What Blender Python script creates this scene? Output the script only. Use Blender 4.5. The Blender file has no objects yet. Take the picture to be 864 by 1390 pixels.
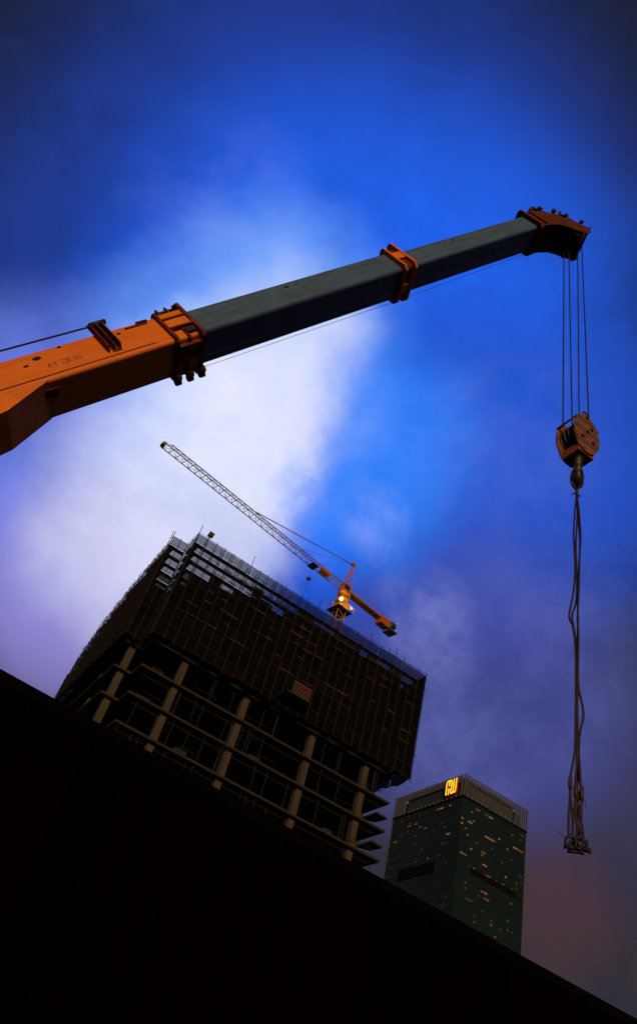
import bpy, math, random
from mathutils import Vector, Matrix
random.seed(7)
scn = bpy.context.scene
COL = scn.collection
rad = math.radians

# ------------------------------------------------------------------ camera
# site axes: +X along the long face of the building, +Y away from the camera, +Z up; ground at z = 0
EYE = Vector((0, 0, 1.6))
FPX, PX, PY = 1032.0, 432.0, 650.0          # focal length and principal point in photo pixels (864 wide)
ROLL, PITCH, HEAD = rad(19.29), rad(44.826), rad(69.257)
fh = Vector((math.cos(HEAD), math.sin(HEAD), 0)); rh = Vector((math.sin(HEAD), -math.cos(HEAD), 0)); zz = Vector((0, 0, 1))
FW = fh * math.cos(PITCH) + zz * math.sin(PITCH)
up0 = zz * math.cos(PITCH) - fh * math.sin(PITCH)
RT = rh * math.cos(ROLL) + up0 * math.sin(ROLL)
UPV = up0 * math.cos(ROLL) - rh * math.sin(ROLL)
cam = bpy.data.cameras.new('camera'); camo = bpy.data.objects.new('camera', cam); COL.objects.link(camo)
M = Matrix((RT, UPV, -FW)).transposed().to_4x4(); M.translation = EYE
camo.matrix_world = M
cam.sensor_fit = 'HORIZONTAL'; cam.sensor_width = 36.0; cam.lens = FPX / 864 * 36.0
cam.shift_y = (PY - 695.0) / 864.0
cam.clip_start = 0.05; cam.clip_end = 6000
scn.camera = camo
def ray(x, y): return (FW + RT * ((x - PX) / FPX) - UPV * ((y - PY) / FPX)).normalized()
def at_dist(x, y, h):                        # point on the pixel's ray at horizontal distance h
    v = ray(x, y); return EYE + v * (h / math.hypot(v.x, v.y))
def at_n(x, y, n): v = ray(x, y); return EYE + v * (n / v.y)
def at_u(x, y, u): v = ray(x, y); return EYE + v * (u / v.x)

# ------------------------------------------------------------------ sky and sun
w = bpy.data.worlds.new('World'); scn.world = w; w.use_nodes = True
nt = w.node_tree; nt.nodes.clear(); L = nt.links.new
def nd(t, **k):
    n = nt.nodes.new(t)
    for a, b in k.items(): setattr(n, a, b)
    return n
def mth(op, a, b=None, clamp=False):
    n = nd('ShaderNodeMath', operation=op); n.use_clamp = clamp
    for i, v in enumerate((a, b)):
        if v is None: continue
        if isinstance(v, (int, float)): n.inputs[i].default_value = v
        else: L(v, n.inputs[i])
    return n.outputs[0]
def dotv(vec, c):
    n = nd('ShaderNodeVectorMath', operation='DOT_PRODUCT'); L(vec, n.inputs[0]); n.inputs[1].default_value = tuple(c); return n.outputs['Value']
def smooth(v, a, b):
    n = nd('ShaderNodeMapRange', interpolation_type='SMOOTHSTEP'); L(v, n.inputs[0]); n.inputs[1].default_value = a; n.inputs[2].default_value = b; return n.outputs[0]
def fbm(vec, scale, detail=5, rough=.55):
    n = nd('ShaderNodeTexNoise'); L(vec, n.inputs['Vector']); n.inputs['Scale'].default_value = scale
    n.inputs['Detail'].default_value = detail; n.inputs['Roughness'].default_value = rough; return n
def mixc(a, b, f):
    n = nd('ShaderNodeMix', data_type='RGBA'); L(f, n.inputs[0])
    for s, v in ((6, a), (7, b)):
        if isinstance(v, tuple): n.inputs[s].default_value = (*v, 1)
        else: L(v, n.inputs[s])
    return n.outputs[2]
tc = nd('ShaderNodeTexCoord'); nrm = nd('ShaderNodeVectorMath', operation='NORMALIZE'); L(tc.outputs['Generated'], nrm.inputs[0])
DIR = nrm.outputs[0]
def warped(amount, scale, detail):
    n = fbm(DIR, scale, detail); s = nd('ShaderNodeVectorMath', operation='SUBTRACT'); L(n.outputs['Color'], s.inputs[0]); s.inputs[1].default_value = (.5, .5, .5)
    m = nd('ShaderNodeVectorMath', operation='SCALE'); L(s.outputs[0], m.inputs[0]); m.inputs['Scale'].default_value = amount
    a = nd('ShaderNodeVectorMath', operation='ADD'); L(DIR, a.inputs[0]); L(m.outputs[0], a.inputs[1])
    k = nd('ShaderNodeVectorMath', operation='NORMALIZE'); L(a.outputs[0], k.inputs[0]); return k.outputs[0]
WA = warped(.10, 2.0, 5); WB = warped(.13, 4.5, 9)
def blob(vec, x, y, ri, ro): return smooth(dotv(vec, ray(x, y)), math.cos(rad(ro)), math.cos(rad(ri)))
cl = fbm(WB, 3.5, 9, .62).outputs['Fac']; cl2 = fbm(WA, 9.0, 9, .66).outputs['Fac']
def lay(c, colour, wgt, k, tex=None):
    f = mth('MULTIPLY', wgt, k)
    if tex is not None: f = mth('MULTIPLY', f, tex, True)
    return mixc(c, colour, f)
streak = mth('ADD', mth('MULTIPLY', smooth(cl, .30, .62), .45), .68); fine = mth('ADD', mth('MULTIPLY', smooth(cl2, .30, .70), .22), .84)
# overcast dusk: dark slate cloud all round, a blue break in it, a bright cloud bank inside the break
col = mixc((.007, .009, .022), (.013, .016, .042), smooth(cl, .35, .65))
sep = nd('ShaderNodeSeparateXYZ'); L(DIR, sep.inputs[0])
col = mixc(col, (.040, .035, .082), smooth(sep.outputs['Z'], .64, .40))                    # violet murk low down
col = mixc(col, (.019, .018, .026), smooth(sep.outputs['Z'], .47, .30))
col = lay(col, (.014, .058, .44), blob(WA, 430, 460, 6, 30.5), .97, streak)
col = lay(col, (.014, .125, .86), blob(WA, 480, 510, 5, 24), .97, streak)
col = lay(col, (.018, .080, .56), blob(WA, 680, 660, 5, 15), .80, fine)
col = lay(col, (.060, .070, .34), blob(WA, 640, 930, 3, 13), .75, fine)
col = lay(col, (.16, .22, .80), blob(WA, 90, 640, 4, 15), .88, streak)
col = lay(col, (.29, .25, .66), blob(WA, 120, 820, 3, 10), .80)
col = lay(col, (.17, .40, .98), blob(WB, 340, 500, 2, 14), .85, streak)
e1, e2 = ray(492, 480), ray(392, 745); en = e1.cross(e2).normalized()
if en.dot(ray(300, 600)) < 0: en = -en
edge = smooth(dotv(warped(.20, 5.5, 10), en), -.045, .055)
bank = mth('MAXIMUM', blob(WB, 360, 585, 2, 13.5), mth('MAXIMUM', mth('MULTIPLY', blob(WB, 250, 715, 2, 13), .82), mth('MULTIPLY', blob(WB, 445, 515, 1, 7.5), .80)))
col = lay(col, (.80, .82, 1.0), mth('MULTIPLY', bank, edge), .97, fine)
azure = mth('MULTIPLY', blob(WB, 490, 620, 3, 11), mth('SUBTRACT', 1.0, edge))
col = lay(col, (.030, .23, 1.0), azure, .85, fine)
for x, y, a, b_, k in ((512, 710, .2, 4, .36), (570, 845, .2, 5, .30), (470, 560, .3, 6, .28), (590, 1010, .5, 8, .12), (300, 330, .5, 9, .16), (690, 610, .5, 9, .08), (760, 880, .5, 10, .07)):
    col = lay(col, (.42, .46, .92), mth('MULTIPLY', blob(WB, x, y, a, b_), smooth(cl2, .30, .72)), k)
col = lay(col, (.10, .034, .042), mth('MULTIPLY', blob(warped(.30, 3.0, 7), 765, 1240, .2, 8), smooth(cl, .32, .62)), .42)   # last red under the cloud
bg = nd('ShaderNodeBackground'); L(col, bg.inputs[0]); bg.inputs[1].default_value = 1.0
sky = nd('ShaderNodeTexSky', sky_type='NISHITA', sun_disc=False)
SUN_EL, SUN_AZ = rad(9), rad(248)            # direction to the last light: low, behind the photographer
sky.sun_elevation = SUN_EL; sky.sun_rotation = rad(90) - SUN_AZ
bg2 = nd('ShaderNodeBackground'); L(sky.outputs[0], bg2.inputs[0]); bg2.inputs[1].default_value = .003
ad = nd('ShaderNodeAddShader'); L(bg.outputs[0], ad.inputs[0]); L(bg2.outputs[0], ad.inputs[1])
wo = nd('ShaderNodeOutputWorld'); L(ad.outputs[0], wo.inputs[0])
sd = bpy.data.lights.new('sun', 'SUN'); sd.energy = 2.0; sd.angle = rad(14); sd.color = (1, .70, .42)
so = bpy.data.objects.new('sun', sd); COL.objects.link(so)
tosun = Vector((math.cos(SUN_EL) * math.cos(SUN_AZ), math.cos(SUN_EL) * math.sin(SUN_AZ), math.sin(SUN_EL)))
so.rotation_euler = tosun.to_track_quat('Z', 'Y').to_euler(); so.location = (0, -20, 30)
vs = scn.view_settings; vs.view_transform = 'Standard'; vs.look = 'None'; vs.exposure = 0; vs.gamma = 1; vs.use_curve_mapping = False

# ------------------------------------------------------------------ materials
MAT = {}
def mat(name, c, rough=.6, metal=0, var=.25, scale=3.0, dirt=None, bump=0, spec=.5):
    m = bpy.data.materials.new(name); m.use_nodes = True; t = m.node_tree; p = t.nodes['Principled BSDF']
    tcn = t.nodes.new('ShaderNodeTexCoord'); nz = t.nodes.new('ShaderNodeTexNoise'); nz.inputs['Scale'].default_value = scale
    nz.inputs['Detail'].default_value = 6; nz.inputs['Roughness'].default_value = .65; t.links.new(tcn.outputs['Object'], nz.inputs['Vector'])
    mr = t.nodes.new('ShaderNodeMapRange'); mr.inputs[1].default_value = .3; mr.inputs[2].default_value = .7; t.links.new(nz.outputs['Fac'], mr.inputs[0])
    mx = t.nodes.new('ShaderNodeMix'); mx.data_type = 'RGBA'; t.links.new(mr.outputs[0], mx.inputs[0])
    d = dirt or tuple(x * (1 - var) for x in c)
    mx.inputs[6].default_value = (*d, 1); mx.inputs[7].default_value = (*c, 1); t.links.new(mx.outputs[2], p.inputs['Base Color'])
    p.inputs['Roughness'].default_value = rough; p.inputs['Metallic'].default_value = metal; p.inputs['Specular IOR Level'].default_value = spec
    if bump:
        b = t.nodes.new('ShaderNodeBump'); b.inputs['Strength'].default_value = bump; b.inputs['Distance'].default_value = .02
        t.links.new(nz.outputs['Fac'], b.inputs['Height']); t.links.new(b.outputs[0], p.inputs['Normal'])
    MAT[name] = m; return m
def emat(name, c, s):
    m = bpy.data.materials.new(name); m.use_nodes = True; p = m.node_tree.nodes['Principled BSDF']
    p.inputs['Base Color'].default_value = (.02, .02, .02, 1); p.inputs['Emission Color'].default_value = (*c, 1); p.inputs['Emission Strength'].default_value = s
    MAT[name] = m; return m
mat('head_paint', (.13, .024, .006), .6, 0, .4, 7, (.06, .012, .004), spec=.2)
mat('orange_dark', (.21, .036, .005), .6, 0, .3, 6, (.055, .010, .004), spec=.2)  # darker orange: the near-silhouette tone of the collars is put into the colour
def boom_mat(name, c, d, grime, rough):
    m = mat(name, c, rough, 0, .3, 3, d, .12, .35); t = m.node_tree; k = t.links.new; p = t.nodes['Principled BSDF']
    tcn = t.nodes.new('ShaderNodeTexCoord'); cx = t.nodes.new('ShaderNodeCombineXYZ')
    for i, (v, sc_) in enumerate((((.53927631, -.23514947, .80863205), .55), ((.39971, .91664, 0), 7), ((-.74122448, .32321832, .58831383), 7))):
        dn = t.nodes.new('ShaderNodeVectorMath'); dn.operation = 'DOT_PRODUCT'; k(tcn.outputs['Object'], dn.inputs[0]); dn.inputs[1].default_value = tuple(x * sc_ for x in v); k(dn.outputs['Value'], cx.inputs[i])
    nz = t.nodes.new('ShaderNodeTexNoise'); nz.inputs['Scale'].default_value = 2.2; nz.inputs['Detail'].default_value = 9; nz.inputs['Roughness'].default_value = .7; k(cx.outputs[0], nz.inputs['Vector'])
    mr = t.nodes.new('ShaderNodeMapRange'); k(nz.outputs['Fac'], mr.inputs[0]); mr.inputs[1].default_value = .47; mr.inputs[2].default_value = .66; mr.inputs[4].default_value = .75
    src = p.inputs['Base Color'].links[0].from_socket; mx = t.nodes.new('ShaderNodeMix'); mx.data_type = 'RGBA'; k(mr.outputs[0], mx.inputs[0]); k(src, mx.inputs[6]); mx.inputs[7].default_value = (*grime, 1); k(mx.outputs[2], p.inputs['Base Color'])
    rr_ = t.nodes.new('ShaderNodeMapRange'); k(nz.outputs['Fac'], rr_.inputs[0]); rr_.inputs[3].default_value = rough - .12; rr_.inputs[4].default_value = rough + .25; k(rr_.outputs[0], p.inputs['Roughness'])
boom_mat('orange_paint', (.80, .19, .005), (.66, .13, .004), (.58, .105, .004), .45)
boom_mat('boom_grey', (.072, .128, .215), (.050, .088, .145), (.030, .046, .068), .40)
mat('black_steel', (.016, .015, .015), .6, .3, .3, 6)
mat('dark_hole', (.006, .005, .005), .9)
mat('faded_mark', (.58, .115, .005), .6, 0, .5, 20)
mat('wire_rope', (.034, .010, .008), .55, .4, .4, 30)
mat('rust_steel', (.09, .035, .018), .7, .3, .5, 12)
mat('hook_orange', (.36, .085, .016), .6, 0, .4, 9, (.085, .026, .014))
mat('hook_grey', (.085, .075, .07), .6, 0, .4, 12)
mat('hook_steel', (.075, .06, .05), .5, .6, .4, 14)
mat('hoarding_red', (.19, .0055, .0036), .85, 0, .5, 1.2, spec=.02)
mat('hoarding_cap', (.26, .011, .005), .5, 0, .7, 2.5, spec=.2)  # brighter red than the sheets: light caught on the rim, put into the colour
mat('hoarding_post', (.0028, .0008, .0008), .8, spec=.02)
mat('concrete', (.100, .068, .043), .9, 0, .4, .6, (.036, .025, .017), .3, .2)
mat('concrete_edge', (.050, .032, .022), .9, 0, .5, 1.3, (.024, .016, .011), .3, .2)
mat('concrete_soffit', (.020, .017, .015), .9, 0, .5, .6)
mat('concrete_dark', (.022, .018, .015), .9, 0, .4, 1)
mat('bamboo', (.015, .0075, .0055), .8, 0, .6, 2)
mat('deck_board', (.022, .012, .008), .9, 0, .5, 3)
mat('toe_board', (.040, .018, .012), .9, 0, .6, 2)
mat('formwork', (.018, .014, .014), .8, 0, .5, 1)
mat('crane_yellow', (.50, .21, .014), .5, 0, .35, 1.5, (.30, .12, .010))
mat('crane_red', (.46, .12, .012), .5, 0, .3, 1.5)
mat('crane_lattice', (.24, .145, .085), .6, .2, .3, 2)
mat('crane_grey', (.22, .24, .28), .6, 0, .3, 2)
mat('cab_glass', (.02, .025, .03), .1)
mat('tower_glass', (.008, .021, .018), .15, 0, .5, .06, (.005, .012, .011), spec=.5)
mat('tower_spandrel', (.016, .027, .025), .35, .3, .3, .15)
mat('tower_mullion', (.024, .034, .031), .4, .5, .3, .2)
mat('tower_slot', (.003, .003, .003), .9, spec=.1)
mat('crown_panel', (.042, .048, .043), .6, 0, .3, .2)
mat('crown_fin', (.125, .125, .118), .5, .1, .35, .3)
mat('asphalt', (.11, .095, .08), .9, 0, .3, .4, bump=.2)
mat('tyre', (.012, .012, .012), .9)
mat('carrier_white', (.5, .48, .44), .5)
emat('lamp_on', (1, .86, .30), 5); emat('lamp_dim', (1, .90, .62), .8)
emat('sign_yellow', (1, .62, .02), 2.2); emat('sign_halo', (.75, .02, .008), .55)
emat('win_orange', (1, .24, .04), .15); emat('win_warm', (1, .33, .08), .26); emat('win_pale', (.55, .62, .50), .045); emat('win_dim', (.8, .36, .13), .04)

def netting(name, o0, o1):
    m = bpy.data.materials.new(name); m.use_nodes = True; t = m.node_tree; t.nodes.clear(); k = t.links.new
    tcn = t.nodes.new('ShaderNodeTexCoord'); oi = t.nodes.new('ShaderNodeObjectInfo')
    nz = t.nodes.new('ShaderNodeTexNoise'); nz.inputs['Scale'].default_value = 1.7; nz.inputs['Detail'].default_value = 8; nz.inputs['Roughness'].default_value = .78
    mp = t.nodes.new('ShaderNodeMapping'); mp.inputs['Scale'].default_value = (1.6, 1.6, .5); k(tcn.outputs['Object'], mp.inputs['Vector']); k(mp.outputs[0], nz.inputs['Vector'])
    mx = t.nodes.new('ShaderNodeMix'); mx.data_type = 'RGBA'; k(nz.outputs['Fac'], mx.inputs[0])
    mx.inputs[6].default_value = (.0140, .0068, .0042, 1); mx.inputs[7].default_value = (.0020, .0066, .0054, 1)
    cs = t.nodes.new('ShaderNodeMapRange'); k(nz.outputs['Fac'], cs.inputs[0]); cs.inputs[1].default_value = .60; cs.inputs[2].default_value = .42; k(cs.outputs[0], mx.inputs[0])
    hv = t.nodes.new('ShaderNodeHueSaturation'); k(mx.outputs[2], hv.inputs['Color'])
    mv = t.nodes.new('ShaderNodeMapRange'); k(oi.outputs['Random'], mv.inputs[0]); mv.inputs[3].default_value = .75; mv.inputs[4].default_value = 1.25; k(mv.outputs[0], hv.inputs['Value'])
    df = t.nodes.new('ShaderNodeBsdfDiffuse'); k(hv.outputs[0], df.inputs[0]); tl = t.nodes.new('ShaderNodeBsdfTranslucent'); k(hv.outputs[0], tl.inputs[0])
    m1 = t.nodes.new('ShaderNodeMixShader'); m1.inputs[0].default_value = .35; k(df.outputs[0], m1.inputs[1]); k(tl.outputs[0], m1.inputs[2])
    tr = t.nodes.new('ShaderNodeBsdfTransparent')
    op = t.nodes.new('ShaderNodeMapRange'); k(nz.outputs['Fac'], op.inputs[0]); op.inputs[1].default_value = .3; op.inputs[2].default_value = .7; op.inputs[3].default_value = o0; op.inputs[4].default_value = o1
    m2 = t.nodes.new('ShaderNodeMixShader'); k(op.outputs[0], m2.inputs[0]); k(tr.outputs[0], m2.inputs[1]); k(m1.outputs[0], m2.inputs[2])
    o = t.nodes.new('ShaderNodeOutputMaterial'); k(m2.outputs[0], o.inputs[0]); MAT[name] = m
netting('netting', .95, .995); netting('netting_open', .70, .86)

# ------------------------------------------------------------------ geometry helpers
class MB:
    def __init__(s): s.v = []; s.f = []
    def add(s, vs, fs):
        o = len(s.v); s.v += [tuple(p) for p in vs]; s.f += [tuple(i + o for i in f) for f in fs]; return s
    def box(s, a, b):
        x0, y0, z0 = a; x1, y1, z1 = b
        return s.hexa([(x0, y0, z0), (x1, y0, z0), (x1, y1, z0), (x0, y1, z0), (x0, y0, z1), (x1, y0, z1), (x1, y1, z1), (x0, y1, z1)])
    def hexa(s, p): return s.add(p, [(0, 3, 2, 1), (4, 5, 6, 7), (0, 1, 5, 4), (1, 2, 6, 5), (2, 3, 7, 6), (3, 0, 4, 7)])
    def prism(s, poly, off):
        n = len(poly); off = Vector(off); p = [Vector(q) for q in poly]
        return s.add(p + [q + off for q in p], [tuple(range(n))[::-1], tuple(range(n, 2 * n))] + [(i, (i + 1) % n, n + (i + 1) % n, n + i) for i in range(n)])
    def tube(s, pts, r, k=8, closed=False):
        pts = [Vector(p) for p in pts]; n = len(pts); rs = r if isinstance(r, (list, tuple)) else [r] * n
        vs = []; ref = None
        for i, p in enumerate(pts):
            a = pts[(i - 1) % n] if (closed or i) else p; b = pts[(i + 1) % n] if (closed or i < n - 1) else p
            d = (b - a).normalized()
            if ref is None: ref = Vector((1, 0, 0)) if abs(d.x) < .8 else Vector((0, 1, 0))
            u = (ref - d * ref.dot(d)).normalized(); v = d.cross(u); ref = u
            vs += [p + (u * math.cos(j * 2 * math.pi / k) + v * math.sin(j * 2 * math.pi / k)) * rs[i] for j in range(k)]
        fs = []
        for i in range(n if closed else n - 1):
            for j in range(k):
                fs.append((i * k + j, i * k + (j + 1) % k, ((i + 1) % n) * k + (j + 1) % k, ((i + 1) % n) * k + j))
        if not closed: fs += [tuple(range(k))[::-1], tuple((n - 1) * k + j for j in range(k))]
        return s.add(vs, fs)
    def lathe(s, c, axis, prof, k=20):                # prof: (radius, offset along axis)
        c = Vector(c); ax = Vector(axis).normalized(); u = ax.orthogonal().normalized(); v = ax.cross(u); vs = []
        for r, o in prof: vs += [c + ax * o + (u * math.cos(j * 2 * math.pi / k) + v * math.sin(j * 2 * math.pi / k)) * r for j in range(k)]
        fs = [(i * k + j, i * k + (j + 1) % k, (i + 1) * k + (j + 1) % k, (i + 1) * k + j) for i in range(len(prof) - 1) for j in range(k)]
        fs += [tuple(range(k))[::-1], tuple((len(prof) - 1) * k + j for j in range(k))]
        return s.add(vs, fs)
    def mesh(s, name):
        m = bpy.data.meshes.new(name); m.from_pydata(s.v, [], s.f); m.update(); return m
def link(name, me, m, parent=None, mw=None, smooth=False, kind=None):
    o = bpy.data.objects.new(name, me); COL.objects.link(o)
    if m is not None and me is not None and not me.materials: me.materials.append(MAT[m])
    if smooth:
        for p in me.polygons: p.use_smooth = True
    if mw is not None: o.matrix_world = mw
    if parent is not None:
        o.parent = parent; o.matrix_parent_inverse = PW[parent.name].inverted()
    PW[o.name] = mw if mw is not None else Matrix.Identity(4)
    if kind: o['kind'] = kind
    return o
PW = {}
def put(mb, name, m, parent=None, smooth=False, kind=None): return link(name, mb.mesh(name), m, parent, None, smooth, kind)
def thing(name, loc, label, cat, group=None):
    o = bpy.data.objects.new(name, None); COL.objects.link(o); o.empty_display_size = .3
    o.location = loc; PW[o.name] = Matrix.Translation(loc); return tag(o, label, cat, group)
def tag(o, label, cat, group=None):
    o['label'] = label; o['category'] = cat
    if group: o['group'] = group
    return o
SH = {}
def shared(key, fn):
    if key not in SH: SH[key] = fn().mesh(key)
    return SH[key]
def rod(name, p, q, r, m, parent, k=6):            # a straight bar: shared unit cylinder, its own object
    me = shared('rod_%s_%d' % (m, k), lambda: MB().tube([(0, 0, 0), (0, 0, 1)], 1, k))
    p, q = Vector(p), Vector(q); d = q - p
    mw = Matrix.Translation(p) @ d.to_track_quat('Z', 'Y').to_matrix().to_4x4() @ Matrix.Diagonal((r, r, d.length, 1))
    return link(name, me, m, parent, mw)
def brick(name, a, b, m, parent):                  # axis-aligned block: shared unit cube, its own object
    me = shared('block_' + m, lambda: MB().box((0, 0, 0), (1, 1, 1)))
    a, b = Vector(a), Vector(b); mw = Matrix.Translation(a) @ Matrix.Diagonal((*(b - a), 1))
    return link(name, me, m, parent, mw)
def bars(pairs, r, k=6):
    mb = MB()
    for p, q in pairs: mb.tube([p, q], r, k)
    return mb
def spline(pts, n=6):                              # Catmull-Rom through the points
    P = [Vector(p) for p in pts]; P = [P[0] * 2 - P[1]] + P + [P[-1] * 2 - P[-2]]; out = []
    for i in range(1, len(P) - 2):
        for j in range(n):
            t = j / n
            out.append(.5 * ((2 * P[i]) + (P[i + 1] - P[i - 1]) * t + (2 * P[i - 1] - 5 * P[i] + 4 * P[i + 1] - P[i + 2]) * t * t + (3 * P[i] - P[i - 1] - 3 * P[i + 1] + P[i + 2]) * t ** 3))
    return out + [P[-2]]

# ------------------------------------------------------------------ ground
g = put(MB().add([(-2500, -2500, 0), (2500, -2500, 0), (2500, 2500, 0), (-2500, 2500, 0)], [(0, 1, 2, 3)]), 'ground', 'asphalt'); g['kind'] = 'structure'

# ------------------------------------------------------------------ hoarding beside the photographer
HT = 2.82
rot = Matrix.Translation((0, 2.86, 0)) @ Matrix.Rotation(rad(2.0), 4, 'Z')
ho = thing('site_hoarding', (0, 2.86, 0), 'dark red sheet metal hoarding with a red cap rail round the site', 'hoarding')
def panel_mesh(wd):
    mb = MB(); n = 12; xs = []; 
    for i in range(n):
        x = i * wd / n; s = wd / n
        xs += [(x, 0), (x + s * .30, 0), (x + s * .42, -.018), (x + s * .88, -.018)]
    xs.append((wd, 0)); vs = []; fs = []
    for x, y in xs: vs += [(x, y, .12), (x, y, HT - .045)]
    for i in range(len(xs) - 1): fs.append((2 * i, 2 * i + 2, 2 * i + 3, 2 * i + 1))
    mb.add(vs, fs); m = len(vs); mb.add([(x, y + .004, z) for x, y, z in vs], [tuple(reversed(f)) for f in fs]); return mb
PWD = 2.02
pm = panel_mesh(PWD - .13).mesh('panel')
for i in range(-3, 7):
    x = .66 + i * PWD
    link('panel', pm, 'hoarding_red', ho, rot @ Matrix.Translation((x + .065, 0, 0)))
    po = put(MB().box((x - .075, -.024, 0), (x + .075, .10, HT - .042)), 'post', 'hoarding_post', ho); po.data.transform(rot)
    put(MB().box((x + .05, .015, .25), (x + PWD - .05, .05, .33)), 'rail', 'hoarding_post', ho).data.transform(rot)
    put(MB().box((x + .05, .015, 1.9), (x + PWD - .05, .05, 1.98)), 'rail', 'hoarding_post', ho).data.transform(rot)
    dz_ = random.uniform(-.004, .004); mb = MB().hexa([(x + .004, -.035, HT - .04 + dz_), (x + PWD - .004, -.035, HT - .04 - dz_), (x + PWD - .004, .06, HT - .04 - dz_), (x + .004, .06, HT - .04 + dz_), (x + .004, -.035, HT + dz_), (x + PWD - .004, -.035, HT - dz_), (x + PWD - .004, .06, HT - dz_), (x + .004, .06, HT + dz_)])
    for q in range(5): put(MB().lathe((x + .15 + q * .43, -.035, HT - .022), (0, -1, 0), [(.009, 0), (.009, .005), (.004, .008)], 8), 'bolt', 'hoarding_cap', ho).data.transform(rot)
    put(mb, 'cap_rail', 'hoarding_cap', ho).data.transform(rot)
for x in (.30,): put(MB().lathe((x, -.036, HT - .075), (0, -1, 0), [(.012, 0), (.012, .006), (.006, .010)], 10), 'bolt', 'concrete', ho).data.transform(rot)
# the same hoarding is repeated neither behind nor beside the camera: the photo shows this run only

# ------------------------------------------------------------------ added wall, out of view behind the camera, that shades the hoarding
bw = thing('shade_wall', (0, -4.2, 0), 'tall plain unseen wall added to shade the dark red hoarding', 'wall')
for i in range(-6, 8):
    x = i * 4.0
    brick('wall_panel', (x + .2, -4.3, 0), (x + 3.8, -4.1, 5.4), 'concrete_dark', bw); brick('pier', (x - .2, -4.4, 0), (x + .2, -4.0, 5.5), 'concrete_dark', bw)
    brick('coping', (x + .201, -4.4, 5.402), (x + 3.799, -4.0, 5.52), 'concrete_dark', bw)

# ------------------------------------------------------------------ mobile crane
Bd = Vector((0.53927631, -0.23514947, 0.80863205)); Be = Vector((.39971, .91664, 0)); Bb = Vector((-.74122448, .32321832, .58831383))
BH = EYE + Vector((4.344, 5.144, 14.514))
def B(t, a, c): return BH - Bd * t + Be * a + Bb * c
GND = Vector((-4.6, 8.2, 0))
cr = thing('mobile_crane', GND, 'orange telescopic mobile crane with grey extending boom raised over the site', 'mobile crane')
def profile(wd, ht, r=.05, top=.015, off=0):
    x, y = wd / 2 + off, ht / 2 + off; P = []
    for cx_, cy_, a0, rr in ((x - r, -y + r, -90, r), (x - top, y - top, 0, top), (-x + top, y - top, 90, top), (-x + r, -y + r, 180, r)):
        for k in range(5): a = rad(a0 + k * 22.5); P.append((cx_ + rr * math.cos(a), cy_ + rr * math.sin(a)))
    return P
def section(name, m, wd, ht, t0, t1, parent=cr, **k):
    P = profile(wd, ht, **k); n = len(P); vs = [B(t0, a, c) for a, c in P] + [B(t1, a, c) for a, c in P]
    o = put(MB().add(vs, [(i, (i + 1) % n, n + (i + 1) % n, n + i) for i in range(n)] + [tuple(range(n))[::-1], tuple(range(n, 2 * n))]), name, m, parent)
    return o
def ring(name, m, wd, ht, t0, t1, g, gt, parent=cr, gn=None):
    """flange plate round a boom section: g proud at the sides and bottom, gt at the top, chamfered corners"""
    gn = g if gn is None else gn
    xi, yi = wd / 2 - .004, ht / 2 - .004; xo, yo = wd / 2 + g, ht / 2; ch = g * .9
    out = [(-wd / 2 - gn, -yo - g + ch), (-wd / 2 - gn + ch, -yo - g), (xo - ch, -yo - g), (xo, -yo - g + ch), (xo, yo + gt - .03), (xo - .05, yo + gt), (-wd / 2 - gn + .05, yo + gt), (-wd / 2 - gn, yo + gt - .03)]
    inn = [(-xi, -yi + .04), (-xi + .04, -yi), (xi - .04, -yi), (xi, -yi + .04), (xi, yi - .01), (xi - .01, yi), (-xi + .01, yi), (-xi, yi - .01)]
    vs = [B(t, a, c) for t in (t0, t1) for q in (out, inn) for a, c in q]; fs = []
    for i in range(8):
        j = (i + 1) % 8
        fs += [(i, j, 8 + j, 8 + i), (16 + i, 24 + i, 24 + j, 16 + j), (i, 16 + i, 16 + j, j), (8 + i, 8 + j, 24 + j, 24 + i)]
    return put(MB().add(vs, fs), name, m, parent)
W0, H0, W1, H1, W2, H2 = .625, .545, .605, .470, .548, .405
base = section('base_section', 'orange_paint', W0, H0, 7.80, 17.1, r=.045)
base['label'] = 'orange base section of the boom'
mid = section('middle_section', 'boom_grey', W1, H1, 3.62, 8.0, r=.06); mid['label'] = 'grey middle section of the boom'
tip = section('tip_section', 'boom_grey', W2, H2, -.20, 3.8, r=.055); tip['label'] = 'grey tip section of the boom'
# wear plates along the grey sections
for t0, t1, wd, ht in ((3.9, 7.7, W1, H1), (.3, 3.5, W2, H2)):
    mb = MB(); x = wd / 2 - .07
    mb.hexa([B(t0, x - .09, -ht / 2 - .006), B(t1, x - .09, -ht / 2 - .006), B(t1, x, -ht / 2 - .006), B(t0, x, -ht / 2 - .006), B(t0, x - .09, -ht / 2 + .01), B(t1, x - .09, -ht / 2 + .01), B(t1, x, -ht / 2 + .01), B(t0, x, -ht / 2 + .01)])
    put(mb, 'wear_strip', 'boom_grey', cr)
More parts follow.
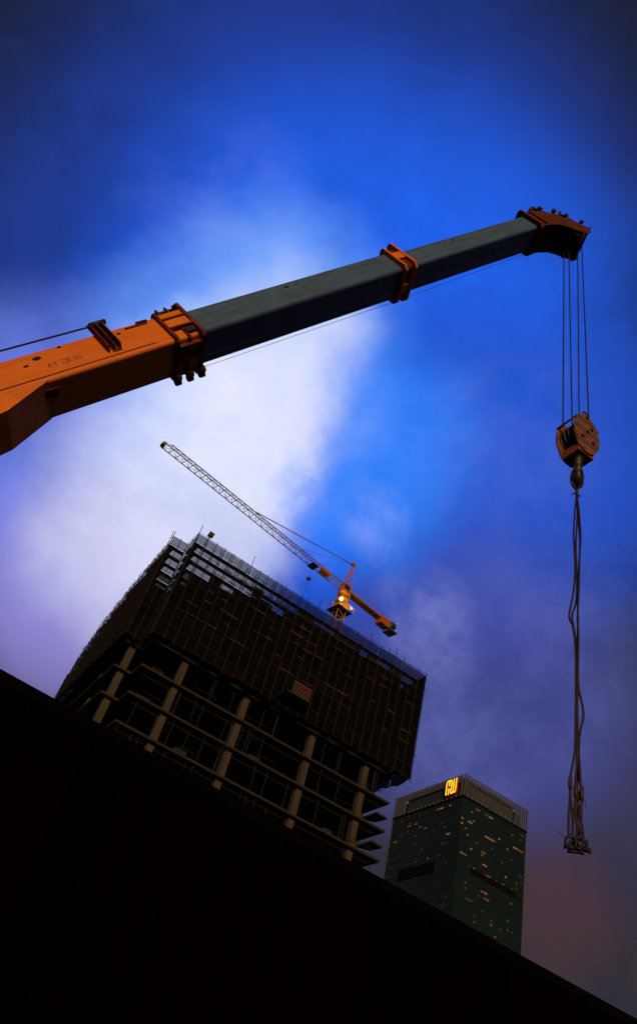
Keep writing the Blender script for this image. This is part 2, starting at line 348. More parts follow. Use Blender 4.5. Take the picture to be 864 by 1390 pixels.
# collar at the mouth of the base section
for t0, t1, g_, gt in ((7.73, 7.78, .070, .12), (7.93, 7.96, .030, .03), (8.12, 8.16, .055, .06)):
    ring('collar_flange', 'orange_dark', W0, H0, t0, t1, g_, gt)
def near(t0, t1, c0, c1, proud, m='orange_dark', name='stiffener', wd=W0):
    a0 = -wd / 2 - proud; a1 = -wd / 2 + .01
    return put(MB().hexa([B(t0, a0, c0), B(t1, a0, c0), B(t1, a1, c0), B(t0, a1, c0), B(t0, a0, c1), B(t1, a0, c1), B(t1, a1, c1), B(t0, a1, c1)]), name, m, cr)
def under(t0, t1, a0, a1, proud, m='orange_dark', name='stiffener', ht=H0):
    c0 = -ht / 2 - proud; c1 = -ht / 2 + .01
    return put(MB().hexa([B(t0, a0, c0), B(t1, a0, c0), B(t1, a1, c0), B(t0, a1, c0), B(t0, a0, c1), B(t1, a0, c1), B(t1, a1, c1), B(t0, a1, c1)]), name, m, cr)
near(7.78, 8.12, .10, .13, .07); near(7.78, 8.12, -.10, -.07, .07); near(7.80, 7.94, -.22, -.13, .05, 'black_steel', 'wear_pad')
near(7.785, 8.115, -.065, .245, .045, 'orange_paint', 'cover_plate')
under(7.78, 8.12, -.24, -.20, .07); under(7.78, 8.12, -.02, .02, .07); under(7.80, 7.95, .04, .20, .05, 'orange_paint', 'cover_plate')
under(7.78, 8.12, .22, .25, .07); under(7.98, 8.1, -.16, -.05, .045, 'black_steel', 'wear_pad')
# lugs standing on the collar's upper edge
for t in (7.73, 7.86, 8.0): put(MB().prism([B(t, -.30, H0 / 2), B(t, -.20, H0 / 2), B(t, -.22, H0 / 2 + .17), B(t, -.28, H0 / 2 + .19)], -Bd * .03), 'collar_lug', 'orange_dark', cr)
put(MB().tube([B(7.68, -.25, H0 / 2 + .13), B(8.06, -.25, H0 / 2 + .13)], .022), 'lug_pin', 'black_steel', cr, True)
for a in (.20, .28): 
    for t in (7.755, 7.945, 8.14): put(MB().lathe(B(t - .02, a + .075, -H0 / 2 - .055), Bd, [(.055, -.035), (.055, .035)], 12), 'collar_lug', 'orange_dark', cr)
# rope guide bracket on the near face
gb = put(MB().prism([B(8.98, -W0 / 2, -.14), B(8.86, -W0 / 2, -.14), B(8.86, -W0 / 2, .44), B(8.98, -W0 / 2, .44)], -Be * .012), 'rope_guide', 'orange_dark', cr)
for t in (8.86, 8.94, 9.02): put(MB().prism([B(t, -W0 / 2, -.13), B(t, -W0 / 2 - .10, -.10), B(t, -W0 / 2 - .10, .36), B(t, -W0 / 2 - .03, .46), B(t, -W0 / 2, .46)], -Bd * .014), 'guide_rib', 'orange_dark', gb)
put(MB().lathe(B(8.90, -W0 / 2 - .06, .40), Bd, [(.035, -.12), (.035, .10)], 12), 'guide_roller', 'black_steel', gb, True)
# holes, slot and lettering on the near face
def hole(t, c, r, wd, rz=.6): 
    put(MB().add([B(t + math.cos(k * .3927) * r, -wd / 2 - .004, c + math.sin(k * .3927) * r * rz) for k in range(16)], [tuple(range(16))]), 'access_hole', 'dark_hole', cr)
for t, c, r in ((9.85, .15, .055), (9.52, .235, .03), (8.74, .165, .032), (10.02, .07, .035)): hole(t, c, r, W0)
hole(5.97, .135, .04, W1); hole(5.78, .13, .02, W1, .8); hole(2.2, .12, .03, W2); hole(1.1, .06, .02, W2)
near(8.28, 8.44, .225, .262, .03, 'dark_hole', 'slot_bracket'); near(8.30, 8.62, .20, .218, .02)
STROKES = {'H': [((0, 0), (0, 1)), ((.6, 0), (.6, 1)), ((0, .5), (.6, .5))], 'I': [((.2, 0), (.2, 1))], 'A': [((0, 0), (.3, 1)), ((.3, 1), (.6, 0)), ((.15, .4), (.45, .4))],
           'R': [((0, 0), (0, 1)), ((0, 1), (.55, .85)), ((.55, .85), (0, .5)), ((.1, .5), (.6, 0))], 'Y': [((.3, 0), (.3, .5)), ((.3, .5), (0, 1)), ((.3, .5), (.6, 1))], 'O': [((0, 0), (0, 1)), ((.6, 0), (.6, 1)), ((0, 0), (.6, 0)), ((0, 1), (.6, 1))]}
x = 0
for ch in 'AY ORIH':                                # worn, barely legible lettering
    if ch != ' ':
        mb = MB()
        for (xa, ya), (xb, yb) in STROKES[ch]:
            pa = B(9.80 - (x + xa) * .085, -W0 / 2 - .003, -.075 + ya * .085); pb = B(9.80 - (x + xb) * .085, -W0 / 2 - .003, -.075 + yb * .085)
            s = (pb - pa).cross(Be).normalized() * .0085; mb.add([pa - s, pb - s, pb + s, pa + s], [(0, 1, 2, 3)])
        put(mb, 'letter', 'faded_mark', cr)
    x += .5 if ch in 'I ' else .85
near(8.4, 12.0, -.205, -.19, .006, 'orange_dark', 'weld_seam')
# luffing bracket under the base section
put(MB().prism([B(9.90, -W0 / 2 + .003, -.26), B(10.53, -W0 / 2 + .003, -.535), B(11.1, -W0 / 2 + .003, -.62), B(12.0, -W0 / 2 + .003, -.62), B(12.9, -W0 / 2 + .003, -.26)], Be * (W0 - .006)), 'luffing_bracket', 'orange_paint', cr)
under(9.80, 10.05, -.18, -.05, .02, 'orange_dark', 'patch_plate')
# collar between the two grey sections
for t0, t1, g_, gt in ((3.56, 3.60, .085, .15), (3.78, 3.82, .075, .09)): ring('middle_collar', 'orange_paint', W1, H1, t0, t1, g_, gt)
section('collar_sleeve', 'orange_dark', W1 + .05, H1 + .05, 3.58, 3.80)
put(MB().hexa([B(3.60, -W1 / 2 - .07, -.05), B(3.78, -W1 / 2 - .07, -.05), B(3.78, -W1 / 2, -.05), B(3.60, -W1 / 2, -.05), B(3.60, -W1 / 2 - .07, .12), B(3.78, -W1 / 2 - .07, .12), B(3.78, -W1 / 2, .12), B(3.60, -W1 / 2, .12)]), 'cover_plate', 'orange_paint', cr)
under(3.62, 3.76, 0, .17, .05, 'orange_paint', 'cover_plate', H1)
# boom head
for t0, t1, g_, gt in ((.02, .07, .085, .13), (-.20, -.15, .06, .07)): ring('head_collar', 'orange_dark', W2, H2, t0, t1, g_, gt)
section('head_sleeve', 'orange_dark', W2 + .03, H2 + .03, -.22, .04)
hp = [(.0, .26), (-.30, .25), (-.36, .19), (-.52, .19), (-.60, .06), (-.74, -.06), (-.76, -.24), (-.86, -.34), (-.94, -.66), (-.86, -.80), (-.70, -.80), (-.60, -.60), (-.44, -.36), (-.20, -.27), (.0, -.25)]
for a in (-W2 / 2 - .028, W2 / 2 + .004):
    pl = put(MB().prism([B(t, a, c) for t, c in hp], Be * .024), 'head_plate', 'head_paint', cr)
    for t, c in ((-.36, .05), (-.78, -.25), (-.62, -.60)):
        put(MB().lathe(B(t, a + (-.004 if a < 0 else .02), c), Be, [(.055, 0), (.055, .008), (.03, .012)], 14), 'pin_boss', 'rust_steel', pl)
put(MB().prism([B(-.24, -W2 / 2, .22), B(-.62, -W2 / 2, .20), B(-.62, -W2 / 2, .17), B(-.24, -W2 / 2, .19)], Be * W2), 'head_top_plate', 'orange_dark', cr)
put(MB().prism([B(-.40, -W2 / 2, -.27), B(-.44, -W2 / 2, -.27), B(-.44, -W2 / 2, .15), B(-.40, -W2 / 2, .15)], Be * W2), 'head_diaphragm', 'black_steel', cr)
put(MB().prism([B(-.22, -W2 / 2, -.24), B(-.52, -W2 / 2, -.36), B(-.60, -W2 / 2, -.66), B(-.64, -W2 / 2, -.66), B(-.56, -W2 / 2, -.33), B(-.24, -W2 / 2, -.20)], Be * W2), 'head_underplate', 'black_steel', cr)
put(MB().prism([B(-.90, -W2 / 2, .0), B(-.97, -W2 / 2, -.60), B(-.95, -W2 / 2, -.60), B(-.87, -W2 / 2, .0)], Be * W2), 'head_front_plate', 'black_steel', cr)
def sheave(c, ax, r, parent, name='sheave'): return put(MB().lathe(c, ax, [(r, -.035), (r, -.028), (r * .86, -.008), (r * .86, .008), (r, .028), (r, .035)], 24), name, 'black_steel', parent)
for a in (-.20, -.10, .0, .10, .20): sheave(B(-.74, a, -.58), Be, .19, cr)
for a in (-.10, .10): sheave(B(-.58, a, .16), Be, .15, cr)
for t, c in ((-.95, -.70), (-.70, -.76), (-.86, -.02)): put(MB().tube([B(t, -W2 / 2 - .05, c), B(t, W2 / 2 + .05, c)], .022), 'guard_bar', 'rust_steel', cr, True)
for t, c, h in ((-.46, .27, .11), (-.60, .25, .08), (-.86, .10, .06)): put(MB().prism([B(t, -W2 / 2 - .02, c), B(t - .05, -W2 / 2 - .02, c), B(t - .05, -W2 / 2 - .02, c + h), B(t, -W2 / 2 - .02, c + h)], Be * .09), 'head_bracket', 'rust_steel', cr)
for t, c, h in ((-.20, .24, .09), (-.68, .02, .07), (-.80, -.20, .05), (-.92, -.50, .05)): put(MB().lathe(B(t, -W2 / 2 - .05, c), Bd + Bb * .4, [(.03, 0), (.045, .02), (.045, h), (.02, h + .03)], 8), 'grease_fitting', 'rust_steel', cr)
# hoist ropes from the head to the hook block, luff rope along the top, wire below the boom
RD = 7.06
for (xa, ya, da), (xb, yb, db) in zip(((765, 343, -.12), (771.5, 340, -.02), (783.5, 341, .04), (789, 330, .12)), ((763.5, 580, -.10), (776, 575, -.02), (785.5, 578, .06), (799, 582, .12))):
    rod('hoist_rope', at_dist(xa, ya, RD + da), at_dist(xb, yb, RD + db), .0105, 'wire_rope', cr, 8)
put(MB().tube([B(8.93, -W0 / 2 - .06, .375), B(10.2, -W0 / 2 - .055, .40), B(13.0, -.15, .47), B(16.6, 0, .62)], .013), 'hoist_line', 'wire_rope', cr)
put(MB().tube([B(8.05, .30, -.275), B(3.7, .300, -.275), B(-.4, .265, -.215)], .0035), 'signal_wire', 'wire_rope', cr)
# machine under the boom (left of the picture): slewing deck, cab, counterweight, carrier, wheels, outriggers
piv = B(16.6, 0, 0); hx = Vector((Bd.x, Bd.y, 0)).normalized(); hs = Vector((-hx.y, hx.x, 0))
def K(x, y, z): return Vector((piv.x, piv.y, 0)) + hx * x + hs * y + Vector((0, 0, z))
def kbox(name, m, x0, x1, y0, y1, z0, z1, taper=0):
    return put(MB().hexa([K(x0, y0, z0), K(x1, y0, z0), K(x1, y1, z0), K(x0, y1, z0), K(x0 + taper, y0, z1), K(x1 - taper, y0, z1), K(x1 - taper, y1, z1), K(x0 + taper, y1, z1)]), name, m, cr)
pz = piv.z
kbox('slewing_deck', 'orange_paint', -1.6, 1.5, -1.1, 1.1, 1.55, 1.8); kbox('counterweight', 'orange_dark', -2.6, -1.6, -1.2, 1.2, 1.45, 2.4, .1)
for s in (-.55, .43): put(MB().prism([K(-1.2, s, 1.8), K(.6, s, 1.8), K(.25, s, pz + .25), K(-.3, s, pz + .25)], hs * .12), 'boom_support', 'orange_paint', cr)
put(MB().tube([K(0, -.6, pz), K(0, .6, pz)], .10, 14), 'foot_pin', 'black_steel', cr, True)
put(MB().lathe(K(0, 0, 1.3), (0, 0, 1), [(.85, 0), (.85, .25)], 28), 'slewing_ring', 'black_steel', cr)
lb = B(11.6, 0, -.55); lf = K(1.3, 0, 1.85)
put(MB().tube([lf, lf.lerp(lb, .55)], .13, 14), 'luffing_cylinder', 'orange_paint', cr, True); put(MB().tube([lf.lerp(lb, .5), lb], .08, 14), 'cylinder_rod', 'hook_steel', cr, True)
kbox('operator_cab', 'orange_paint', -.3, 1.3, .75, 1.55, 1.8, 3.25, .12); kbox('cab_window', 'cab_glass', -.1, 1.1, 1.5, 1.56, 2.4, 3.1, .1)
kbox('chassis', 'orange_paint', -5.2, 4.4, -1.2, 1.2, .75, 1.3); kbox('driver_cab', 'orange_paint', -7.0, -5.2, -1.2, 1.2, .6, 2.2, .2); kbox('windscreen', 'cab_glass', -7.02, -6.6, -1.0, 1.0, 1.3, 2.0, .12)
for x_ in (-6.2, -4.2, 2.0, 3.4):
    for s in (-1, 1):
        t_ = put(MB().lathe(K(x_, s * 1.05, .52), hs, [(.36, -.16), (.5, -.15), (.52, 0), (.5, .15), (.36, .16)], 22), 'wheel', 'tyre', cr)
        put(MB().lathe(K(x_, s * 1.05, .52), hs, [(.30, -.165), (.30, .165)], 18), 'rim', 'carrier_white', t_)
for x_ in (-3.2, 1.0):
    for s in (-1, 1):
        o_ = put(MB().hexa([K(x_ - .1, s * 1.0, .8), K(x_ + .1, s * 1.0, .8), K(x_ + .1, s * 2.2, .8), K(x_ - .1, s * 2.2, .8), K(x_ - .1, s * 1.0, 1.0), K(x_ + .1, s * 1.0, 1.0), K(x_ + .1, s * 2.2, 1.0), K(x_ - .1, s * 2.2, 1.0)]), 'outrigger', 'orange_dark', cr)
        put(MB().lathe(K(x_, s * 2.1, 0), (0, 0, 1), [(.25, 0), (.25, .05), (.07, .06), (.07, .9)], 16), 'outrigger_foot', 'black_steel', o_)

# ------------------------------------------------------------------ hook block
HB = at_dist(783.5, 601, RD); HB = Vector((HB.x, HB.y, HB.z))
hb = thing('hook_block', HB, 'orange hook block with grey stripes hanging from four hoist ropes', 'hook block')
def Hq(x, y, z): return HB + Vector((x * 1.0, y * 1.0, z))
cheek = [(-.10, .52), (.10, .52), (.24, .36), (.30, .12), (.29, -.10), (.16, -.34), (.06, -.40), (-.06, -.40), (-.18, -.34), (-.29, -.10), (-.30, .12), (-.24, .36)]
cheek = [(x * .80, z * .86) for x, z in cheek]
for y in (-.17, .15):
    pl = put(MB().prism([Hq(x, y, z) for x, z in cheek], (0, .025, 0)), 'cheek_plate', 'hook_orange', hb)
    yo = y - .004 if y < 0 else y + .025
    for z0, z1 in ((.27, .36), (.05, .14), (-.20, -.11)):
        def xw(z):
            for i in range(4):
                (xa, za), (xb, zb) = cheek[1 + i], cheek[2 + i]
                if zb <= z <= za: return xa + (xb - xa) * (za - z) / (za - zb)
            return .2
        put(MB().prism([Hq(-xw(z0) + .006, yo, z0), Hq(xw(z0) - .006, yo, z0), Hq(xw(z1) - .006, yo, z1), Hq(-xw(z1) + .006, yo, z1)], (0, .004, 0)), 'stripe', 'hook_grey', pl)
    for x_, z_ in ((0, .09), (.10, -.08), (-.10, -.08), (0, .40), (.08, .2)):
        put(MB().lathe(Hq(x_, yo, z_), (0, -1 if y < 0 else 1, 0), [(.026, 0), (.026, .016), (.012, .02)], 10), 'bolt', 'black_steel', pl)
for y in (-.105, -.035, .035, .105): sheave(Hq(0, y, .09), (0, 1, 0), .205, hb)
put(MB().box(Hq(-.14, -.143, -.36), Hq(.14, .148, -.20)), 'crosshead', 'hook_orange', hb)
for x_, z_ in ((-.21, .27), (.21, .27)): put(MB().tube([Hq(x_, -.18, z_), Hq(x_, .18, z_)], .016), 'spacer_bolt', 'rust_steel', hb, True)
put(MB().tube([Hq(.045 * math.cos(k * .5236) - .02, -.158, .475 + .05 * math.sin(k * .5236)) for k in range(12)], .014, 8, True), 'lifting_eye', 'rust_steel', hb, True)
put(MB().lathe(Hq(0, 0, -.52), (0, 0, 1), [(.05, 0), (.062, .08), (.062, .14), (.085, .15), (.085, .2)], 18), 'hook_shank', 'hook_steel', hb, True)
pth = [(0, 0, -.46), (0, 0, -.56), (.02, -.01, -.63)]
hkv = Vector((.74, .675, 0)); 
hp3 = [Hq(0, 0, -.46), Hq(0, 0, -.55)] + [Hq(0, 0, -.68) + (hkv * -math.cos(a) * .0 + hkv * math.sin(a) * .105 + Vector((0, 0, math.cos(a) * .105))) for a in [rad(x) for x in (15, 50, 90, 130, 170, 205, 240, 265)]]
put(MB().tube(spline(hp3, 4), [.05 + .022 * math.sin(math.pi * min(1, i / 36)) - (.03 * max(0, (i - 26) / 10)) for i in range(len(spline(hp3, 4)))], 14), 'hook', 'hook_steel', hb, True)

# ------------------------------------------------------------------ wire slings hanging from the hook
SD = RD
SL = [
 ('wire rope sling kinked furthest out of the bundle below the hook', 'first',
  [(776, 640), (774, 650), (776, 659), (782, 668), (780, 690), (778, 722), (778.5, 738), (780, 770), (778, 802), (772, 836), (777, 851), (780.5, 880), (781, 940), (780.5, 1000), (779, 1025), (774, 1052)], (773.5, 1056, 1070), (774, 1138)),
 ('wire rope sling whose leg runs straight down the middle of the bundle', 'second',
  [(790, 640), (791, 650), (788, 659), (782.5, 668), (785, 690), (787, 718), (787.5, 731), (786, 760), (785, 800), (783.5, 838), (784.5, 862), (784, 900), (783, 960), (783.5, 1010), (781, 1055)], (780.5, 1068, 1081), (779, 1144)),
 ('wire rope sling twisted through the bundle with a loose frayed end', 'third',
  [(777, 638), (776, 650), (780, 660), (783, 672), (783, 700), (781, 740), (782, 770), (782, 812), (776, 836), (778, 851), (782, 885), (782.5, 960), (783.5, 1000), (786, 1038), (787.5, 1066)], (789, 1069, 1086), (784, 1139)),
 ('wire rope sling bulging outward above its ferrule beside the others', 'fourth',
  [(788, 638), (789, 649), (786, 660), (781.5, 670), (784, 700), (786.5, 735), (785, 775), (783.5, 815), (784, 845), (783, 880), (784.5, 930), (790, 958), (791.2, 974), (787.5, 990), (785, 1012), (784.5, 1050), (782.5, 1070)], (783, 1074, 1087), (789, 1142))]
for i, (lab, _, pts, (fx, f0, f1), (ex, ey)) in enumerate(SL):
    dz = (i - 1.5) * .03
    P = [at_dist(x, y, SD + dz * (0.2 if k < 4 else 1)) for k, (x, y) in enumerate(pts)]
    F0, F1, E = at_dist(fx, f0, SD + dz), at_dist(fx, f1, SD + dz), at_dist(ex, ey, SD + dz)
    sl = thing('wire_rope_sling', E, lab, 'sling', 'slings hanging from the crane hook')
    rp = put(MB().tube(spline(P + [F0], 5), .0115, 8), 'rope', 'wire_rope', sl, True)
    put(MB().tube([F0, F1], .020, 10), 'ferrule', 'rust_steel', sl, True)
    side = RT * .019; dn = (E - F1)
    eye = [F1] + [F1 + dn * f + side * s for f, s in ((.35, .45), (.7, .95), (.92, .8), (1.0, 0), (.92, -.8), (.7, -.95), (.35, -.45))] + [F1]
    put(MB().tube(spline(eye, 4), .0105, 8), 'eye_loop', 'wire_rope', sl, True)
    # shackle with its pin
    c = E + Vector((0, 0, -.035)); ax = (RT + Vector((0, 0, -.10))).normalized()
    sh = put(MB().tube([c + ax * (.045 * math.sin(a)) + Vector((0, 0, .055 * math.cos(a))) for a in [rad(x) for x in range(-140, 141, 20)]], .013, 8), 'shackle', 'black_steel', sl, True)
    q = c + Vector((0, 0, -.045)); put(MB().tube([q - ax * .058, q + ax * .058], .016, 8), 'shackle_pin', 'black_steel', sh, True)
    put(MB().lathe(q + ax * .058, ax, [(.022, 0), (.022, .02)], 8), 'pin_nut', 'black_steel', sh)
    if i in (0, 2):
        fr = [((757, 1128), (765, 1137), (770, 1141))] if i == 0 else [((796, 1140), (797.5, 1146), (793, 1150)), ((791, 1086), (794, 1090), (794, 1097))]
        for f in fr: put(MB().tube(spline([at_dist(x, y, SD + dz) for x, y in f], 4), .0026, 5), 'frayed_wire', 'wire_rope', sl)
    if i == 0:
        put(MB().tube([at_dist(782.2 + .9 * math.sin(k), 666 + .9 * k, SD - .015 + .03 * math.cos(k * 1.3)) for k in range(9)], .016, 8), 'binding_knot', 'rust_steel', sl, True)
        for xx, yy in ((776, 671), (787, 674)): put(MB().tube([at_dist(781.5, 668, SD - .02), at_dist(xx, yy, SD - .03)], .011), 'binding_end', 'rust_steel', sl)

# ------------------------------------------------------------------ building under construction
Z = 1.6
bl = thing('concrete_tower', (45, 118, 0), 'unfinished concrete tower with bare columns and floors below its netting', 'building')
UX0, UX1, UN, YF, YN, YB = 18.9, 67.5, 21.7, 100.0, 104.0, 134.0
plan = [(UX0, YN), (UN, YN), (UN, YF), (UX1, YF), (UX1, YB), (UX0, YB)]
def slab(z, th=.30, inset=0):
    p = [(UX0 + inset, YN + inset), (UN + inset, YN + inset), (UN + inset, YF + inset), (UX1 - inset, YF + inset), (UX1 - inset, YB - inset), (UX0 + inset, YB - inset)]
    return MB().prism([(x, y, z - th) for x, y in p], (0, 0, th))
PF = [Z + 53.4 - 4.5 * k for k in range(0, 12)]          # podium floors, top first
UF = [Z + 53.4 + 4.4] + [Z + 57.8 + 3.55 * k for k in range(1, 4)]
for z in PF + UF:
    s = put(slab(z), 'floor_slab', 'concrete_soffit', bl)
    if Z + 34 < z < Z + 56:
        ed = MB()                                         # upstand strip that edges the slab
        for (xa, ya), (xb, yb) in (((UX0, YN), (UN, YN)), ((UN, YF), (UX1, YF))): ed.box((xa - .012, ya - .06, z - .20), (xb + .012, ya + .15, z + .03))
        for xx, ya, yb in ((UX0, YN + .16, YB), (UN, YF + .16, YN - .065)): ed.box((xx - .06, ya, z - .295), (xx + .15, yb, z + .055))
        put(ed, 'slab_edge', 'concrete_edge', s)
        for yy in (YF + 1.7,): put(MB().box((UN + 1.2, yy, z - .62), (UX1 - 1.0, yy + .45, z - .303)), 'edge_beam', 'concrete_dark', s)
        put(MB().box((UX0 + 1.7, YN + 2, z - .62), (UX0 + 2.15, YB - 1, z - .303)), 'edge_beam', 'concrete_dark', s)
CX = [27.9, 39.1, 51.8, 62.6]
LV = [0] + sorted(PF)[1:] + UF
for cx_, cy_ in [(x, YF + 1.35) for x in CX] + [(20.4, 105.2)] + [(x, y) for x in [20.4, 66.0] for y in (117, 131)] + [(66.0, 106)]:
    for z0, z1 in zip(LV[:-1], LV[1:]):
        if z1 > Z + 62: continue
        hid = z1 < Z + 34
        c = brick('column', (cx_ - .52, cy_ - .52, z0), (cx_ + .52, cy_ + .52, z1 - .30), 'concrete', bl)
        if not hid:
            zm = z0 + (z1 - z0) * .50
            put(MB().box((cx_ - .525, cy_ - .525, zm), (cx_ + .525, cy_ + .525, zm + .07)), 'cold_joint', 'concrete_dark', c)
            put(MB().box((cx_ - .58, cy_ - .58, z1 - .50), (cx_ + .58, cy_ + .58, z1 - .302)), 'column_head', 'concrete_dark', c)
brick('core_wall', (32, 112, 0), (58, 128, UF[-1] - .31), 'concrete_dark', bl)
for z0, z1 in zip(LV[:-1], LV[1:]):
    if not Z + 38 < z1 < Z + 60: continue
    for i in range(16):
        x = random.uniform(UN + .6, UX1 - .6); y = YF + random.uniform(.5, 1.1)
        rod('floor_prop', (x, y, z0), (x + random.uniform(-.15, .15), y, z1 - .31), .05, 'bamboo', bl)
    for i in range(3):
        x = random.uniform(UN + 1, UX1 - 6); rod('edge_rail', (x, YF + .18, z0 + 1.0), (x + random.uniform(3, 5.5), YF + .18, z0 + 1.0 + random.uniform(-.1, .1)), .04, 'bamboo', bl)
    for i in range(2):
        x = random.uniform(UN + 1, UX1 - 4); w_ = random.uniform(1, 2.5); brick('stacked_boards', (x, YF + .4, z0 + .05), (x + w_, YF + 1.1, z0 + random.uniform(.35, .8)), 'deck_board', bl)
# landings of the stair on the end face
for k in range(7):
    z = Z + 51.2 - 4.5 * k * 1.0
    put(MB().prism([(UX1 - 1.5, YF + .8, z), (UX1 + .9, YF + 1.2, z + .12), (UX1 + .6, YF + 4.2, z + .12), (UX1 - 1.5, YF + 5, z)], (0, 0, .28)), 'stair_landing', 'concrete_edge', bl)
# half-built storeys on the roof: starter columns and wall formwork behind the netting
RZ = UF[-1]
for i, x in enumerate([24, 28.5, 33, 37.5, 42, 46.5, 51, 55.5, 60, 64.5]):
    brick('starter_column', (x - .4, 101.2, RZ), (x + .4, 102.0, RZ + 2.6 + (i % 3) * .3), 'concrete_dark', bl)
for x0, x1, h in ((23.2, 26.4, 4.4), (26.4, 28.6, 6.6), (28.6, 31.0, 5.0), (31.0, 34.2, 6.4), (34.2, 36.2, 9.0), (36.2, 38.6, 7.4), (38.6, 41.0, 6.2), (41.0, 43.2, 8.0), (43.2, 47.0, 9.6), (47.0, 51.6, 8.9), (51.6, 57.2, 9.8), (57.2, 59.0, 8.3), (59.0, 61.2, 9.5), (61.2, 64.2, 8.6), (64.2, 67.0, 9.7)):
    brick('wall_formwork', (x0, 102.3, RZ), (x1, 102.6, RZ + h), 'formwork', bl)
for i in range(26):
    x = 23 + i * 1.75 + random.uniform(-.3, .3); rod('starter_bar', (x, 101.6, RZ + 1), (x + random.uniform(-.2, .2), 101.6, Z + 79.2 + random.uniform(-1.0, 1.2)), .035, 'rust_steel', bl, 5)

# ------------------------------------------------------------------ scaffold and netting
sc = thing('scaffold', (45, 99, Z + 57), 'netted pole scaffold wrapped round the top of the unfinished tower', 'scaffold')
SB, ST, LIFT = Z + 58.0, Z + 77.7, 1.79
XO0, XO1, YO = 20.7, 69.5, 98.5                 # outer faces of the scaffold
XL, YNo, YEND = 17.9, 102.6, 136.0
def left_top(y):                                # the run on the end face steps down towards the back
    P = [(102, ST), (110, ST - 1.2), (118, ST - 2.6), (125, ST - 5.0), (130, ST - 7.3), (134, ST - 11.0), (136.2, ST - 14.5)]
    for (a, za), (b_, zb) in zip(P[:-1], P[1:]):
        if y <= b_: return za + (zb - za) * max(0, (y - a) / (b_ - a))
    return P[-1][1]
runs = [('front', (XO0, YO), (XO1, YO), (0, -1)), ('return', (XO0, YNo), (XO0, YO), (-1, 0)), ('notch', (XL, YNo), (XO0, YNo), (0, -1)), ('end', (XL, YEND), (XL, YNo), (-1, 0)), ('far', (XO1, YO), (XO1, YO + 33), (1, 0)), ('rear', (XO1, YEND), (XL, YEND), (0, 1))]
stub = MB(); diag = MB()
for rn, (xa, ya), (xb, yb), (nx, ny) in runs:
    ln = math.hypot(xb - xa, yb - ya); n = max(1, round(ln / 1.75)); dx, dy = (xb - xa) / ln, (yb - ya) / ln
    def pt(s, z, o=0): return Vector((xa + dx * s + nx * o, ya + dy * s + ny * o, z))
    top = (lambda s: left_top(ya + dy * s)) if rn == 'end' else (lambda s: ST - 14.2) if rn == 'rear' else (lambda s: ST)
    for i in range(n + 1):
        s = i * ln / n; tz = top(s)
        for o in (.13, -1.15) if rn == 'front' else (.13,):
            ext = random.choice([.1, .2, .3, .5, .2, .9]) + (random.random() < .10) * 1.6
            j = random.uniform(-.16, .16)
            rod('standard', pt(s + j, SB - random.uniform(.1, .7), o), pt(s - j, tz + ext, o), .055, 'bamboo', sc)
        if rn != 'return':
            z = SB + .4
            while z < tz:                                          # transom ends sticking out through the net
                if random.random() < .7: stub.tube([pt(s + .1, z, -.3), pt(s + .1 + random.uniform(-.1, .1), z + random.uniform(-.1, .15), .25 + random.uniform(0, .45))], .035, 5)
                z += LIFT
    k = 0; z = SB
    while z < top(ln) + .1:
        s_end = ln; s_beg = 0
        if rn == 'end':
            s_beg = next((q for q in [i * .5 for i in range(int(ln * 2))] if left_top(ya + dy * q) >= z), ln - 1)
        if s_end - s_beg > .8:
            nseg = max(1, round((s_end - s_beg) / 9))
            for q in range(nseg):
                lo_ = random.choice((.13, .13, -.08, .16))
                a, b_ = s_beg + (s_end - s_beg) * q / nseg, s_beg + (s_end - s_beg) * (q + 1) / nseg
                rod('ledger', pt(a - .15, z + random.uniform(-.22, .22), lo_), pt(b_ + .15, z + random.uniform(-.22, .22), lo_), .04, 'bamboo', sc)
                if z < ST - 1 and k > 0:
                    d0, d1 = pt(a + .01, z - .12, -.10), pt(b_ - .01, z - .06, -1.02)
                    brick('deck', (min(d0.x, d1.x), min(d0.y, d1.y), d0.z), (max(d0.x, d1.x), max(d0.y, d1.y), d1.z), 'deck_board', sc)
        z += LIFT; k += 1
    # raking braces
    for i in range(0, n - 3, 6):
        s0 = i * ln / n; s1 = (i + 4) * ln / n
        for z0 in (SB, SB + 4 * LIFT, SB + 8 * LIFT):
            if z0 + 4 * LIFT < min(top(s0), top(s1)): diag.tube([pt(s0, z0, -.10), pt(s1, z0 + 4 * LIFT, -.10)], .04, 5)
    # net sheets, one per lift and stretch
    npan = max(1, round(ln / 5.2)); lifts = round((ST - SB) / LIFT)
    for i in range(npan):
        for k in range(-8 if rn == 'rear' else -1 if rn == 'end' and i < npan - 3 else 0, lifts):
            s0, s1 = i * ln / npan + .02, (i + 1) * ln / npan - .02; z0, z1 = SB + k * LIFT + .01, SB + (k + 1) * LIFT - .01
            if k == 0: z0 -= random.uniform(0, .5)
            ts = [top(s0 + (s1 - s0) * u / 6) for u in range(7)]
            if max(ts) <= z0 + .2: continue
            vs = []; fs = []; ph = random.uniform(0, 6); amp = random.uniform(.02, .09)
            for u in range(7):
                for v in range(4):
                    s = s0 + (s1 - s0) * u / 6; zt = min(z1, max(ts[u], z0 + .05)); z_ = z0 + (zt - z0) * v / 3
                    if v == 3: z_ -= .05 * abs(math.sin(u * 1.3 + ph))
                    if v == 0 and k == 0: z_ += .25 * math.sin(u * 1.1 + ph)
                    vs.append(pt(s, z_, amp * math.sin(v * 1.05) * (1 + .6 * math.sin(u * 2.1 + ph))))
            for u in range(6):
                for v in range(3): fs.append((u * 4 + v, u * 4 + 4 + v, u * 4 + 5 + v, u * 4 + 1 + v))
            put(MB().add(vs, fs), 'net_sheet', 'netting_open' if k >= lifts - 4 and rn != 'far' else 'netting', sc)
